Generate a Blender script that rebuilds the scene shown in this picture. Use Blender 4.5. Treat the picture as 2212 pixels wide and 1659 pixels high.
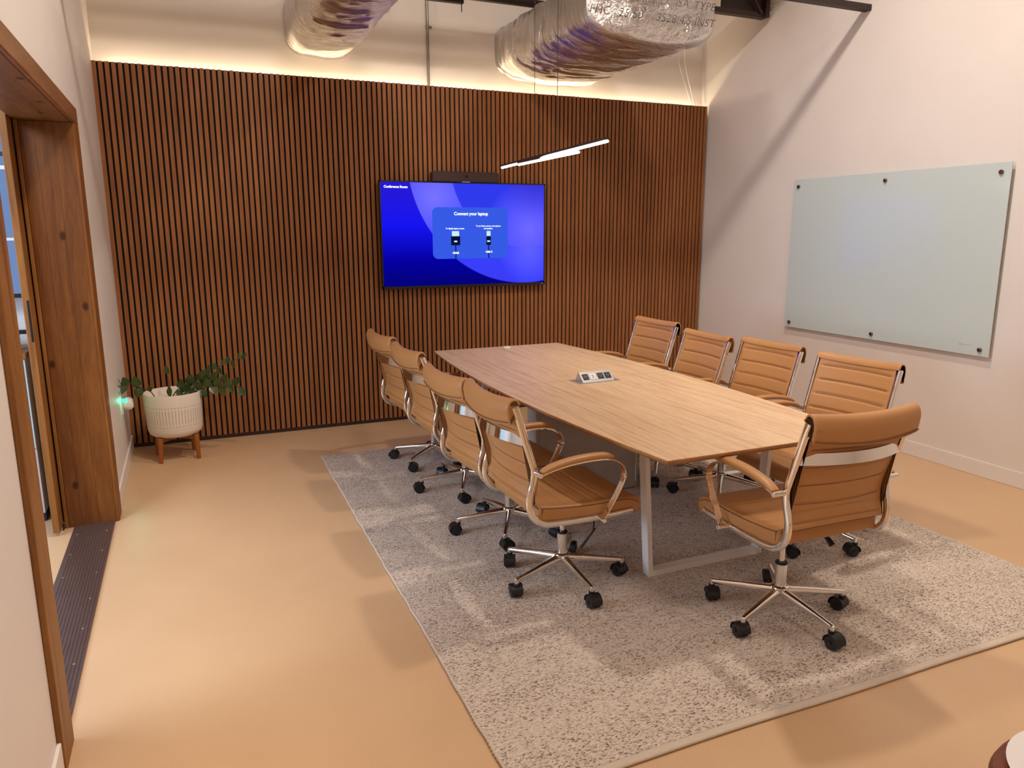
import bpy, bmesh, math, random
from mathutils import Vector, Matrix, noise
random.seed(7)
PI = math.pi
for o in list(bpy.data.objects): bpy.data.objects.remove(o)
scn = bpy.context.scene
COL = scn.collection

# ------------------------------------------------------------------ camera
yaw, pitch, roll = 0.4084, -0.2015, -0.0031
d = Vector((math.sin(yaw)*math.cos(pitch), math.cos(yaw)*math.cos(pitch), math.sin(pitch)))
r = d.cross(Vector((0,0,1))).normalized(); u = r.cross(d)
c_, s_ = math.cos(roll), math.sin(roll)
r2 = r*c_ + u*s_; u2 = u*c_ - r*s_
cam_data = bpy.data.cameras.new('camera'); cam = bpy.data.objects.new('camera', cam_data); COL.objects.link(cam)
M = Matrix((r2, u2, -d)).transposed().to_4x4(); M.translation = Vector((0.4634, -6.1351, 1.5942))
cam.matrix_world = M
cam_data.sensor_width = 36; cam_data.lens = 36*1619.93/2212; cam_data.clip_start = .05
scn.camera = cam

# ------------------------------------------------------------------ world, exposure
w = bpy.data.worlds.new('world'); scn.world = w; w.use_nodes = True
w.node_tree.nodes['Background'].inputs[0].default_value = (.5,.6,.8,1)
w.node_tree.nodes['Background'].inputs[1].default_value = .3
vs = scn.view_settings
vs.view_transform = 'Standard'; vs.look = 'None'; vs.gamma = 1; vs.use_curve_mapping = False
vs.exposure = 0.22

# ------------------------------------------------------------------ room lamps
def area(name, loc, target, sx, sy, power, col, shape='RECTANGLE', spread=PI):
    l = bpy.data.lights.new(name, 'AREA'); l.energy = power; l.color = col; l.shape = shape
    l.size = sx; l.size_y = sy; l.spread = spread
    o = bpy.data.objects.new(name, l); COL.objects.link(o); o.location = loc
    o.rotation_euler = (Vector(target)-Vector(loc)).to_track_quat('-Z', 'Y').to_euler()
    return o
WARM = (1, .89, .785)
area('lamp_left', (1.45,-2.95,4.35), (1.7,-2.95,0), .42, .42, 58, WARM, 'DISK')
area('lamp_right', (3.5,-2.95,4.35), (3.7,-2.95,0), .22, .22, 50, WARM, 'DISK')
area('lamp_front', (1.3,-4.6,4.4), (1.3,-4.6,0), .9, .9, 36, WARM, 'DISK')
area('lamp_front_low', (2.6,-6.4,3.6), (2.6,-4.0,.6), .35, .35, 16, WARM, 'DISK')
# daylight of the next room's window, coming in through the doorway
area('daylight_doorway', (-2.95,-3.1,1.45), (2,-3.0,1.1), 2.2, 1.1, 90, (.56,.74,1.0))
area('daylight_next_room', (-1.6,-3.9,3.0), (-.9,-1.5,.9), 1.2, .8, 60, (.72,.82,1.0))

# ------------------------------------------------------------------ helpers
def lin(c):
    return tuple(((v/255)/12.92 if v/255 <= .04045 else ((v/255+.055)/1.055)**2.4) for v in c) + (1,)
class NT:
    def __init__(s, name):
        s.m = bpy.data.materials.new(name); s.m.use_nodes = True; s.t = s.m.node_tree; s.n = s.t.nodes
        s.b = s.n['Principled BSDF']; s.tc = None
    def add(s, ty, **k):
        n = s.n.new(ty)
        for a, v in k.items():
            if a in n.bl_rna.properties.keys(): setattr(n, a, v)
            else: n.inputs[a].default_value = v
        return n
    def link(s, a, b): s.t.links.new(a, b)
    def coord(s, scale=(1,1,1), rot=(0,0,0), out='Object'):
        if not s.tc: s.tc = s.add('ShaderNodeTexCoord')
        mp = s.add('ShaderNodeMapping'); mp.inputs['Scale'].default_value = scale; mp.inputs['Rotation'].default_value = rot
        s.link(s.tc.outputs[out], mp.inputs['Vector']); return mp.outputs[0]
    def noise(s, vec, scale, detail=3, rough=.55, dist=0):
        n = s.add('ShaderNodeTexNoise'); s.link(vec, n.inputs['Vector'])
        n.inputs['Scale'].default_value = scale; n.inputs['Detail'].default_value = detail
        n.inputs['Roughness'].default_value = rough; n.inputs['Distortion'].default_value = dist
        return n.outputs['Fac']
    def ramp(s, fac, stops, interp='LINEAR'):
        n = s.add('ShaderNodeValToRGB'); s.link(fac, n.inputs[0]); e = n.color_ramp.elements; n.color_ramp.interpolation = interp
        while len(e) < len(stops): e.new(.5)
        for i, (p, c) in enumerate(stops):
            e[i].position = p; e[i].color = c if isinstance(c, tuple) and len(c) == 4 else (c, c, c, 1)
        return n.outputs['Color']
    def mix(s, fac, a, b, mode='MIX'):
        n = s.add('ShaderNodeMix'); n.data_type = 'RGBA'; n.blend_type = mode
        for v, i in ((fac, 0), (a, 6), (b, 7)):
            if isinstance(v, (int, float)): n.inputs[i].default_value = v
            elif isinstance(v, tuple): n.inputs[i].default_value = v
            else: s.link(v, n.inputs[i])
        return n.outputs[2]
    def math(s, op, a, b=None, c=None):
        n = s.add('ShaderNodeMath'); n.operation = op
        for i, v in enumerate((a, b, c)):
            if v is None: continue
            if isinstance(v, (int, float)): n.inputs[i].default_value = v
            else: s.link(v, n.inputs[i])
        return n.outputs[0]
    def bump(s, h, strength=.3, dist=.01):
        n = s.add('ShaderNodeBump'); n.inputs['Strength'].default_value = strength; n.inputs['Distance'].default_value = dist
        s.link(h, n.inputs['Height']); s.link(n.outputs[0], s.b.inputs['Normal'])
    def set(s, **k):
        for a, v in k.items():
            a = a.replace('_', ' ')
            if isinstance(v, (int, float, tuple)): s.b.inputs[a].default_value = v
            else: s.link(v, s.b.inputs[a])
        return s
def simple(name, col, rough=.5, metal=0, **k):
    t = NT(name); nz = t.noise(t.coord(), 9, 2)
    t.set(Base_Color=t.mix(.06, lin(col), t.ramp(nz, [(.3, 0.0), (.7, 1.0)]), 'OVERLAY'), Roughness=rough, Metallic=metal)
    t.set(**k); return t.m

def mesh_obj(name, bm, mats, parent=None, smooth=None, loc=None):
    me = bpy.data.meshes.new(name); bmesh.ops.recalc_face_normals(bm, faces=bm.faces) if len(bm.faces) else None
    bm.to_mesh(me); bm.free()
    for m in (mats if isinstance(mats, (list, tuple)) else [mats]): me.materials.append(m)
    if smooth is not None:
        me.polygons.foreach_set('use_smooth', [True]*len(me.polygons))
        if smooth < 180: me.set_sharp_from_angle(angle=math.radians(smooth))
    o = bpy.data.objects.new(name, me); COL.objects.link(o)
    if parent: o.parent = parent
    if loc: o.location = loc
    return o
def empty(name, loc, label, cat, rz=0, group=None):
    o = bpy.data.objects.new(name, None); COL.objects.link(o); o.location = loc; o.rotation_euler = (0,0,rz)
    o.empty_display_size = .05
    return tag(o, label, cat, group)
def tag(o, label=None, cat=None, group=None, kind=None):
    if label: o['label'] = label
    if cat: o['category'] = cat
    if group: o['group'] = group
    if kind: o['kind'] = kind
    return o
def struct(o): o['kind'] = 'structure'; return o
def box(bm, x0, x1, y0, y1, z0, z1, bev=0, mi=0):
    vs = [bm.verts.new((x, y, z)) for x in (x0, x1) for y in (y0, y1) for z in (z0, z1)]
    fs = [bm.faces.new([vs[i] for i in f]) for f in ((0,1,3,2),(4,6,7,5),(0,4,5,1),(2,3,7,6),(0,2,6,4),(1,5,7,3))]
    for f in fs: f.material_index = mi
    if bev:
        es = {e for f in fs for e in f.edges}
        res = bmesh.ops.bevel(bm, geom=list(es), offset=bev, segments=2, profile=.5, affect='EDGES')
        for f in res['faces']: f.material_index = mi
    return fs
def cyl(bm, p0, p1, r0, r1=None, n=20, mi=0, cap=True, bev=0):
    r1 = r0 if r1 is None else r1
    p0, p1 = Vector(p0), Vector(p1); a = (p1-p0).normalized()
    x = a.orthogonal().normalized(); y = a.cross(x)
    prof = [(p0, r0), (p1, r1)]
    if bev: prof = [(p0, r0-bev), (p0+a*bev, r0), (p1-a*bev, r1), (p1, r1-bev)]
    rings = [[bm.verts.new(p + (x*math.cos(2*PI*i/n) + y*math.sin(2*PI*i/n))*rr) for i in range(n)] for p, rr in prof]
    for A, B in zip(rings, rings[1:]):
        for i in range(n):
            f = bm.faces.new((A[i], A[(i+1)%n], B[(i+1)%n], B[i])); f.material_index = mi
    if cap:
        f = bm.faces.new(rings[0][::-1]); f.material_index = mi; f = bm.faces.new(rings[-1]); f.material_index = mi
def spline(pts, n=6):
    P = [Vector(p) for p in pts]; out = []
    for i in range(len(P)-1):
        a = P[max(i-1,0)]; b = P[i]; c = P[i+1]; e = P[min(i+2,len(P)-1)]
        for k in range(n):
            t = k/n
            out.append(.5*((2*b)+(c-a)*t+(2*a-5*b+4*c-e)*t*t+(3*b-a-3*c+e)*t**3))
    out.append(P[-1]); return out
def sweep(bm, path, sec, side=None, mi=0, cap=True, scale=None):
    """sec: list of (a,b): a along the side axis, b along the other normal."""
    n = len(path); rings = []; prev = None
    for i, p in enumerate(path):
        t = (path[min(i+1,n-1)]-path[max(i-1,0)]).normalized()
        if side is not None: sx = (Vector(side)-t*t.dot(Vector(side))).normalized()
        else:
            if prev is None: prev = t.orthogonal().normalized()
            sx = (prev-t*t.dot(prev)).normalized(); prev = sx
        nn = t.cross(sx); k = scale(i/(n-1)) if scale else 1
        if not isinstance(k, tuple): k = (k, k)
        rings.append([bm.verts.new(p+sx*a*k[0]+nn*b*k[1]) for a, b in sec])
    m = len(sec)
    for A, B in zip(rings, rings[1:]):
        for i in range(m):
            f = bm.faces.new((A[i], A[(i+1)%m], B[(i+1)%m], B[i])); f.material_index = mi
    if cap:
        for R in (rings[0][::-1], rings[-1]):
            f = bm.faces.new(R); f.material_index = mi
def ell(a, b, n=14, e=2):
    out = []
    for i in range(n):
        t = 2*PI*i/n; c, s = math.cos(t), math.sin(t)
        out.append((a*math.copysign(abs(c)**(2/e), c), b*math.copysign(abs(s)**(2/e), s)))
    return out
def lathe(bm, prof, n=48, mi=0, z=0):
    rings = [[bm.verts.new((rr*math.cos(2*PI*i/n), rr*math.sin(2*PI*i/n), zz+z)) for i in range(n)] for rr, zz in prof]
    for A, B in zip(rings, rings[1:]):
        for i in range(n):
            f = bm.faces.new((A[i], A[(i+1)%n], B[(i+1)%n], B[i])); f.material_index = mi
    f = bm.faces.new(rings[0][::-1]); f.material_index = mi; f = bm.faces.new(rings[-1]); f.material_index = mi
def loft_x(bm, prof, hw, rnd, bow, nx=20, dimple=None, seam=None):
    """closed profile (y,z) swept along x from -hw to hw, rounded ends."""
    n = len(prof)
    nor = []
    for i in range(n):
        a = Vector(prof[i-1]); b = Vector(prof[(i+1)%n]); t = (b-a).normalized(); nor.append(Vector((t.y, -t.x)))
    area_ = sum(prof[i][0]*prof[(i+1)%n][1]-prof[(i+1)%n][0]*prof[i][1] for i in range(n))
    sg = 1 if area_ > 0 else -1
    st = [(-hw+rnd*(1-math.cos(k*PI/8)), rnd*(1-math.sin(k*PI/8))) for k in range(5)]
    st += [(-hw+rnd+(2*hw-2*rnd)*k/nx, 0) for k in range(1, nx)]
    st += [(-x, q) for x, q in st[:5][::-1]]
    rings = []
    for x, ins in st:
        ring = []
        for i in range(n):
            y, z = prof[i]; q = ins + (dimple(y, z, x, i) if dimple else 0)
            v = Vector((y, z)) - nor[i]*sg*q
            dy, dz = bow(x/hw, v.y)
            ring.append(bm.verts.new((x, v.x+dy, v.y+dz)))
        rings.append(ring)
    for q, (A, B) in enumerate(zip(rings, rings[1:])):
        for i in range(n):
            f = bm.faces.new((A[i], A[(i+1)%n], B[(i+1)%n], B[i]))
            if seam and 4 < q < len(rings)-6 and seam(prof[i], prof[(i+1)%n]): f.material_index = 1
    bm.faces.new(rings[0][::-1]); bm.faces.new(rings[-1])
def text_mesh(bm, body, size, xf, mi=0, align='CENTER', extrude=0, bold=0, shear=0, space=1):
    cu = bpy.data.curves.new('t', 'FONT'); cu.body = body; cu.size = size; cu.align_x = align; cu.align_y = 'CENTER'
    cu.extrude = extrude; cu.offset = bold; cu.shear = shear; cu.space_character = space; cu.resolution_u = 3
    o = bpy.data.objects.new('t', cu); COL.objects.link(o)
    dg = bpy.context.evaluated_depsgraph_get(); dg.update()
    me = bpy.data.meshes.new_from_object(o.evaluated_get(dg))
    base = len(bm.verts); vv = [bm.verts.new(xf(v.co)) for v in me.vertices]
    for p in me.polygons:
        try: f = bm.faces.new([vv[i] for i in p.vertices]); f.material_index = mi
        except ValueError: pass
    bpy.data.objects.remove(o); bpy.data.curves.remove(cu); bpy.data.meshes.remove(me)

# ------------------------------------------------------------------ materials
t = NT('wall_paint'); nz = t.noise(t.coord(), 2.2, 4); n2 = t.noise(t.coord(), 90, 3)
t.set(Base_Color=t.mix(nz, lin((222,212,204)), lin((230,221,213))), Roughness=.55); t.bump(n2, .08, .004); M_WALL = t.m
t = NT('ceiling_paint'); t.set(Base_Color=t.mix(t.noise(t.coord(), 3), lin((196,186,178)), lin((206,198,190))), Roughness=.8); M_CEIL = t.m
t = NT('epoxy_floor'); v = t.coord()
f1 = t.ramp(t.noise(v, 1.1, 4, .6), [(.3, lin((202,165,126))), (.7, lin((211,174,134)))]); f2 = t.noise(v, 240, 2)
t.set(Base_Color=t.mix(.05, f1, t.ramp(f2, [(.35, 0.0), (.65, 1.0)]), 'OVERLAY'), Roughness=t.ramp(t.noise(v, 3, 4), [(.2, .3), (.8, .42)]))
t.bump(t.noise(v, 14, 3), .04, .01); M_FLOOR = t.m
t = NT('baseboard_paint'); t.set(Base_Color=t.mix(t.noise(t.coord(), 5), lin((226,216,208)), lin((232,224,216))), Roughness=.4); M_BASE = t.m

def wood(name, c0, c1, c2, gscale, axis_scale, rough=.45, knots=False, coat=0, seed=0):
    t = NT(name); v = t.coord(axis_scale)
    g = t.noise(v, gscale, 6, .62, .6); f = t.noise(t.coord(tuple(a*3 for a in axis_scale)), gscale*3, 4, .7)
    col = t.ramp(g, [(.28, lin(c0)), (.5, lin(c1)), (.75, lin(c2))])
    col = t.mix(.35, col, t.ramp(f, [(.3, .25), (.7, .75)]), 'OVERLAY')
    if knots:
        sx = t.add('ShaderNodeSeparateXYZ'); t.link(t.tc.outputs['Object'], sx.inputs[0])
        wn = t.add('ShaderNodeTexWhiteNoise'); wn.noise_dimensions = '1D'; t.link(t.math('FLOOR', t.math('DIVIDE', sx.outputs[0], .083)), wn.inputs['W'])
        col = t.mix(.6, col, t.ramp(wn.outputs[0], [(0, .36), (1, .66)]), 'OVERLAY')
        ln = t.math('LESS_THAN', t.math('FRACT', t.math('DIVIDE', sx.outputs[0], .083)), .035)
        col = t.mix(t.math('MULTIPLY', ln, .55), col, lin((52,26,10)))
        vo = t.add('ShaderNodeTexVoronoi'); vo.voronoi_dimensions = '2D'; cx = t.add('ShaderNodeCombineXYZ'); t.link(sx.outputs[0], cx.inputs[0]); t.link(t.math('MULTIPLY', sx.outputs[2 if axis_scale[2] < 1 else 1], .62), cx.inputs[1]); t.link(cx.outputs[0], vo.inputs['Vector']); vo.inputs['Scale'].default_value = 3.3
        kf = t.ramp(vo.outputs['Distance'], [(.0, 1.0), (.035, .8), (.06, 0.0)])
        col = t.mix(kf, col, lin((54,22,8)))
    t.set(Base_Color=col, Roughness=rough); t.b.inputs['Coat Weight'].default_value = coat; t.b.inputs['Specular IOR Level'].default_value = .32
    t.bump(g, .12, .003); return t
t = wood('slat_walnut', (132,80,42), (148,93,52), (164,108,64), 5, (6,6,.35), .5)
sep = t.add('ShaderNodeSeparateXYZ'); t.link(t.tc.outputs['Object'], sep.inputs[0])
wn = t.add('ShaderNodeTexWhiteNoise'); wn.noise_dimensions = '1D'; t.link(t.math('FLOOR', t.math('DIVIDE', sep.outputs[0], .0405)), wn.inputs['W'])
src = t.b.inputs['Base Color'].links[0].from_socket
t.set(Base_Color=t.mix(.30, src, t.ramp(wn.outputs[0], [(0, .36), (1, .64)]), 'OVERLAY')); M_SLAT = t.m
M_TABLE = wood('table_oak', (192,152,114), (216,182,146), (226,195,160), 3.2, (12,.55,12), .48).m
M_TEDGE = wood('table_edge_oak', (156,112,70), (170,124,80), (182,136,92), 3, (4,1,4), .45).m
M_JAMB = wood('stained_pine', (98,56,20), (122,72,28), (146,92,40), 2.2, (5,5,.55), .45, knots=True).m
M_HEAD = wood('stained_pine_header', (104,66,36), (124,80,46), (142,94,56), 2.2, (5,.55,5), .45, knots=True).m
M_EDGEW = wood('light_stained_pine', (114,70,32), (140,92,44), (162,112,58), 3, (8,8,.5), .5).m
M_LEGW = wood('acorn_leg_wood', (126,70,26), (150,88,36), (168,102,46), 4, (6,6,.8), .35).m
M_BLACK = simple('black_felt', (14,12,12), .95)
M_BPLAS = simple('black_nylon', (20,19,21), .42)
M_BGLOSS = simple('black_gloss_plastic', (16,15,17), .25)
t = NT('chrome'); nz = t.noise(t.coord(), 30, 2)
t.set(Base_Color=(.84,.82,.80,1), Metallic=1.0, Roughness=t.ramp(nz, [(.3, .05), (.7, .1)])); M_CHROME = t.m
t = NT('tan_leather'); v = t.coord()
lf = t.noise(v, 3, 3)
t.set(Base_Color=t.mix(lf, lin((176,124,74)), lin((188,136,84))), Roughness=.42)
vo = t.add('ShaderNodeTexVoronoi'); t.link(v, vo.inputs['Vector']); vo.inputs['Scale'].default_value = 420
t.bump(t.math('ADD', t.math('MULTIPLY', vo.outputs['Distance'], .4), t.noise(v, 16, 3)), .10, .002); M_LEATH = t.m
M_STITCH = simple('leather_stitch_line', (138,92,54), .6)
M_SEAM = simple('leather_seam', (120,78,46), .6)
M_WHITEM = simple('white_powder_coat', (232,228,224), .35)
M_GREYP = simple('grey_laminate', (170,158,148), .45)
M_DBROWN = simple('dark_brown_steel', (44,26,22), .5)
M_GALV = simple('galvanised_steel', (150,142,134), .3, .8)
M_ALU = simple('brushed_aluminium', (192,190,190), .35, .7)
M_CERAM = None
t = NT('rug_weave'); v = t.coord((1,1,1))
st = t.noise(t.coord((9,70,9)), 1.6, 5, .75, .4)
big = t.noise(t.coord((.6,3.2,1)), 1.3, 4, .6)
vo = t.add('ShaderNodeTexVoronoi'); t.link(t.coord((130,215,1)), vo.inputs['Vector']); vo.inputs['Scale'].default_value = 1
sepc = t.add('ShaderNodeSeparateColor'); t.link(vo.outputs['Color'], sepc.inputs[0])
th = t.math('ADD', t.math('MULTIPLY', sepc.outputs[0], .62), t.math('ADD', t.math('MULTIPLY', st, .55), t.math('MULTIPLY', big, .35)))
colr = t.ramp(th, [(.36, lin((92,74,66))), (.48, lin((150,130,118))), (.62, lin((206,187,170))), (1.0, lin((230,213,196)))])
t.set(Base_Color=colr, Roughness=.95); t.bump(vo.outputs['Distance'], .9, .006); M_RUG = t.m
t = NT('rug_binding'); t.set(Base_Color=t.mix(t.noise(t.coord(), 60), lin((196,178,158)), lin((212,196,178))), Roughness=.9)
t.bump(t.noise(t.coord(), 200, 2), .5, .004); M_RUGB = t.m
def emis(name, col, strength):
    m = bpy.data.materials.new(name); m.use_nodes = True; n = m.node_tree.nodes; n.clear()
    e = n.new('ShaderNodeEmission'); o = n.new('ShaderNodeOutputMaterial'); e.inputs[0].default_value = col; e.inputs[1].default_value = strength
    m.node_tree.links.new(e.outputs[0], o.inputs[0]); return m
M_LAMP = emis('led_diffuser', (1,.94,.86,1), 11)
M_LED = emis('led_strip_warm', (1,.78,.50,1), 62)
M_GREEN = emis('green_led', (.02,.9,.45,1), 3)
M_PANEB = emis('dusk_window_pane', (.14,.22,.42,1), 1.0)
# foil
t = NT('foil_insulation'); v = t.coord()
a = t.noise(t.coord((1,5,1)), 9, 6, .6, 1.2); b = t.noise(v, 60, 4, .6, .8)
t.set(Base_Color=t.mix(t.noise(v, 6), (.62,.59,.57,1), (.74,.71,.69,1)), Metallic=1.0, Roughness=.19)
vf = t.add('ShaderNodeTexVoronoi'); vf.feature = 'DISTANCE_TO_EDGE'; t.link(t.coord((14,30,14)), vf.inputs['Vector']); vf.inputs['Scale'].default_value = 1
t.bump(t.math('ADD', t.math('ADD', a, t.math('MULTIPLY', b, .25)), t.math('MULTIPLY', vf.outputs['Distance'], .30)), .42, .035); M_FOIL = t.m
M_PRINT = simple('printed_ink', (84,76,74), .6)
# frosted glass board
t = NT('frosted_glass'); t.set(Base_Color=t.mix(t.noise(t.coord(), 1.5), lin((196,208,206)), lin((201,213,211))), Roughness=.16)
t.b.inputs['Coat Weight'].default_value = .6; t.b.inputs['Coat Roughness'].default_value = .12; M_BOARD = t.m
M_GEDGE = simple('glass_edge', (206,212,206), .1)
M_CONC = simple('next_room_floor', (176,150,124), .5)

# ------------------------------------------------------------------ room shell
XR, YB, XL, YF, ZC = 5.17, .12, 0.0, -8.2, 4.75
DY0, DY1, DZ = -3.62, -1.60, 2.14          # door opening
bm = bmesh.new(); box(bm, -3.3, XR+.2, YF-.2, YB+.2, -.12, 0); struct(mesh_obj('floor', bm, M_FLOOR))
bm = bmesh.new(); box(bm, -.25, XR+.2, YB, YB+.15, 0, ZC); struct(mesh_obj('wall_back', bm, M_WALL))
bm = bmesh.new(); box(bm, XR, XR+.15, YF-.15, YB, 0, ZC); struct(mesh_obj('wall_right', bm, M_WALL))
bm = bmesh.new(); box(bm, -3.3, XR+.15, YF-.15, YF, 0, ZC); struct(mesh_obj('wall_front', bm, M_WALL))
bm = bmesh.new()
box(bm, -.25, XL, DY1+.02, YB, 0, ZC); box(bm, -.25, XL, YF, DY0-.02, 0, ZC); box(bm, -.25, XL, DY0-.02, DY1+.02, DZ+.04, ZC)
struct(mesh_obj('wall_left', bm, M_WALL))
bm = bmesh.new(); box(bm, -3.3, XR+.15, YF-.15, YB+.15, ZC, ZC+.1)
for i in range(28):
    y = YF + .15 + i*.3; box(bm, -.0, XR, y, y+.14, ZC-.04, ZC)
struct(mesh_obj('ceiling', bm, M_CEIL))
# next room walls
bm = bmesh.new(); box(bm, -3.45, -3.3, YF-.15, -1.0, 0, ZC); struct(mesh_obj('wall_far_left', bm, M_WALL))
bm = bmesh.new(); box(bm, -3.3, -.25, -1.02, -.9, 0, ZC); struct(mesh_obj('wall_hall', bm, M_WALL))
# baseboards
def bboard(name, x0, x1, y0, y1, h=.103):
    bm = bmesh.new(); box(bm, x0, x1, y0, y1, 0, h, .003); struct(mesh_obj(name, bm, M_BASE))
bboard('baseboard_right', XR-.012, XR, YF, YB-.03)
bboard('baseboard_left', 0, .012, -1.445, -.025)
bboard('baseboard_left_near', 0, .012, YF, -3.705)
bboard('baseboard_front', 0.02, XR-.02, YF, YF+.012)

# ------------------------------------------------------------------ slat feature wall
PW, PH, PITCH = 5.145, 2.743, .0405
sp = empty('slat_wall_panel', (0,0,0), 'full-width feature wall panel of vertical walnut slats on black felt behind the television', 'wall panel')
bm = bmesh.new(); box(bm, .002, PW, .014, .026, .03, PH-.001); mesh_obj('felt_backing', bm, M_BLACK, sp)
bm = bmesh.new(); n = int(PW/PITCH); PITCH = PW/(n+.66)
for i in range(n+1):
    x = i*PITCH; box(bm, x, x+.0268, .0, .014, .03, PH+random.uniform(-.0015,.0015))
mesh_obj('slats', bm, M_SLAT, sp)
bm = bmesh.new(); box(bm, .0, PW, .006, .03, 0, .03); mesh_obj('base_strip', bm, M_DBROWN, sp)
bm = bmesh.new()
for x in (.03, 1.7, 3.4, 5.08): box(bm, x, x+.05, .026, YB, 0.03, PH-.06)
mesh_obj('batten', bm, M_BLACK, sp)
ls = empty('led_strip', (2.57,.075,PH-.045), 'warm glowing strip light hidden along the top edge of the slat wall', 'strip light')
bm = bmesh.new(); box(bm, -2.5, 2.53, -.006, .006, -.012, -.002); mesh_obj('strip_channel', bm, M_ALU, ls)
bm = bmesh.new(); box(bm, -2.5, 2.53, -.005, .005, -.002, .001); mesh_obj('strip_diffuser', bm, M_LED, ls)

# ------------------------------------------------------------------ television
TX0, TX1, TZ0, TZ1, TY = 1.944, 3.411, 1.125, 1.992, -.062
tv = empty('television', (0,0,0), 'large wall-mounted television with a blue connect-your-laptop screen on the slat wall', 'television')
bm = bmesh.new(); box(bm, TX0, TX1, TY+.004, TY+.03, TZ0, TZ1, .004); box(bm, TX0+.25, TX1-.25, TY+.03, -.022, TZ0+.12, TZ1-.15, .006)
mesh_obj('casing', bm, M_BGLOSS, tv)
bm = bmesh.new(); box(bm, 2.4, 2.95, -.022, -.0005, 1.35, 1.75); mesh_obj('wall_bracket', bm, M_BPLAS, tv)
bm = bmesh.new()
b = .011
box(bm, TX0, TX1, TY-.002, TY+.004, TZ1-b, TZ1); box(bm, TX0, TX1, TY-.002, TY+.004, TZ0, TZ0+.022)
box(bm, TX0, TX0+b, TY-.002, TY+.004, TZ0, TZ1); box(bm, TX1-b, TX1, TY-.002, TY+.004, TZ0, TZ1)
mesh_obj('bezel', bm, M_BGLOSS, tv)
SX0, SX1, SZ0, SZ1 = TX0+b, TX1-b, TZ0+.022, TZ1-b; SW, SH = SX1-SX0, SZ1-SZ0
t = NT('screen_picture'); n = t.n
sep = t.add('ShaderNodeSeparateXYZ'); t.link(t.coord(), sep.inputs[0]); X, Z = sep.outputs[0], sep.outputs[2]
k = SW/1.44
def circ(cx, cz, R, soft=.004):
    dx = t.math('SUBTRACT', X, cx*k); dz = t.math('SUBTRACT', Z, cz*k)
    dd = t.math('SQRT', t.math('ADD', t.math('MULTIPLY', dx, dx), t.math('MULTIPLY', dz, dz)))
    mr = t.add('ShaderNodeMapRange'); mr.clamp = True; t.link(dd, mr.inputs[0]); mr.inputs[1].default_value = R*k-soft; mr.inputs[2].default_value = R*k+soft
    mr.inputs[3].default_value = 1; mr.inputs[4].default_value = 0; return mr.outputs[0]
def blob(cx, cz, R):
    return t.ramp(circ(cx, cz, R*.5, R*.5*k), [(0, 0.0), (1, 1.0)])
base = t.ramp(t.math('DIVIDE', Z, SH), [(0, lin((4,2,110))), (.25, lin((4,0,150))), (.6, lin((20,18,225))), (1, lin((36,24,196)))])
band = t.mix(blob(.45,.72,.42), lin((52,58,235)), lin((112,108,255)))
band = t.mix(t.math('MULTIPLY', blob(1.3,.28,.3), .8), band, lin((96,96,255)))
band = t.mix(blob(1.0,.0,.22), band, lin((58,54,226)))
inner = t.mix(blob(1.3,.45,.42), lin((44,54,222)), lin((104,98,255)))
inner = t.mix(t.math('MULTIPLY', blob(1.35,.85,.32), .7), inner, lin((52,42,190)))
pic = t.mix(circ(1.26,1.04,1.04), base, band); pic = t.mix(circ(1.28,1.0,.695), pic, inner)
em = t.add('ShaderNodeEmission'); t.link(pic, em.inputs[0]); em.inputs[1].default_value = 1.0
t.link(em.outputs[0], n['Material Output'].inputs[0])
bm = bmesh.new(); box(bm, 0, SW, 0, .004, 0, SH); o = mesh_obj('screen', bm, t.m, tv, loc=(SX0, TY-.0005, SZ0))
def quv(u_, v_): return SX0+u_*SW, SZ0+v_*SH
def rrect(bm, u0, u1, v0, v1, rad, y, mi=0):
    x0, z0 = quv(u0, v0); x1, z1 = quv(u1, v1); vv = []
    for cx, cz, a0 in ((x1-rad, z1-rad, 0), (x0+rad, z1-rad, 90), (x0+rad, z0+rad, 180), (x1-rad, z0+rad, 270)):
        for q in range(7):
            a = math.radians(a0+q*15); vv.append(bm.verts.new((cx+rad*math.cos(a), y, cz+rad*math.sin(a))))
    f = bm.faces.new(vv); f.material_index = mi
M_CARD = emis('screen_card_blue', lin((50,84,214)), 1.0)
M_TXT = emis('screen_white', (.95,.97,1,1), 1.0)
M_ICOND = emis('screen_navy', lin((8,14,50)), 1.0); M_ICONL = emis('screen_pale', lin((190,222,240)), 1.0)
bm = bmesh.new(); rrect(bm, .293, .762, .262, .768, .045, TY-.0012); mesh_obj('message_card', bm, M_CARD, tv)
def scr(body, uu, vv, size, align='CENTER', bold=.0012):
    x, z = quv(uu, vv); bm = bmesh.new(); text_mesh(bm, body, size, lambda c: Vector((x+c.x, TY-.0022, z+c.y)), 0, align, 0, bold)
    mesh_obj('screen_lettering', bm, M_TXT, tv)
scr('Conference Room', .018, .955, .026, 'LEFT')
scr('Connect your laptop', .53, .705, .036)
scr('To display laptop screen.', .43, .560, .0165, bold=.0007)
scr('To use Neat camera, microphone', .637, .585, .0165, bold=.0007)
scr('and speaker.', .637, .560, .0165, bold=.0007)
scr('HDMI', .432, .318, .022); scr('USB-C', .640, .325, .022)
for cu, cw, pw, tp in ((.432, .028, .022, .535), (.638, .0145, .0125, .535)):
    bm = bmesh.new()
    rrect(bm, cu-.003, cu+.003, .262, .40, .002, TY-.0016, 0)
    rrect(bm, cu-cw, cu+cw, .395, .485, .006, TY-.0019, 0)
    rrect(bm, cu-pw, cu+pw, .478, tp, .004, TY-.0018, 1)
    rrect(bm, cu-.010, cu+.010, .425, .441, .005, TY-.0024, 1)
    mesh_obj('plug_icon', bm, [M_ICOND, M_ICONL], tv)
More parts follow.
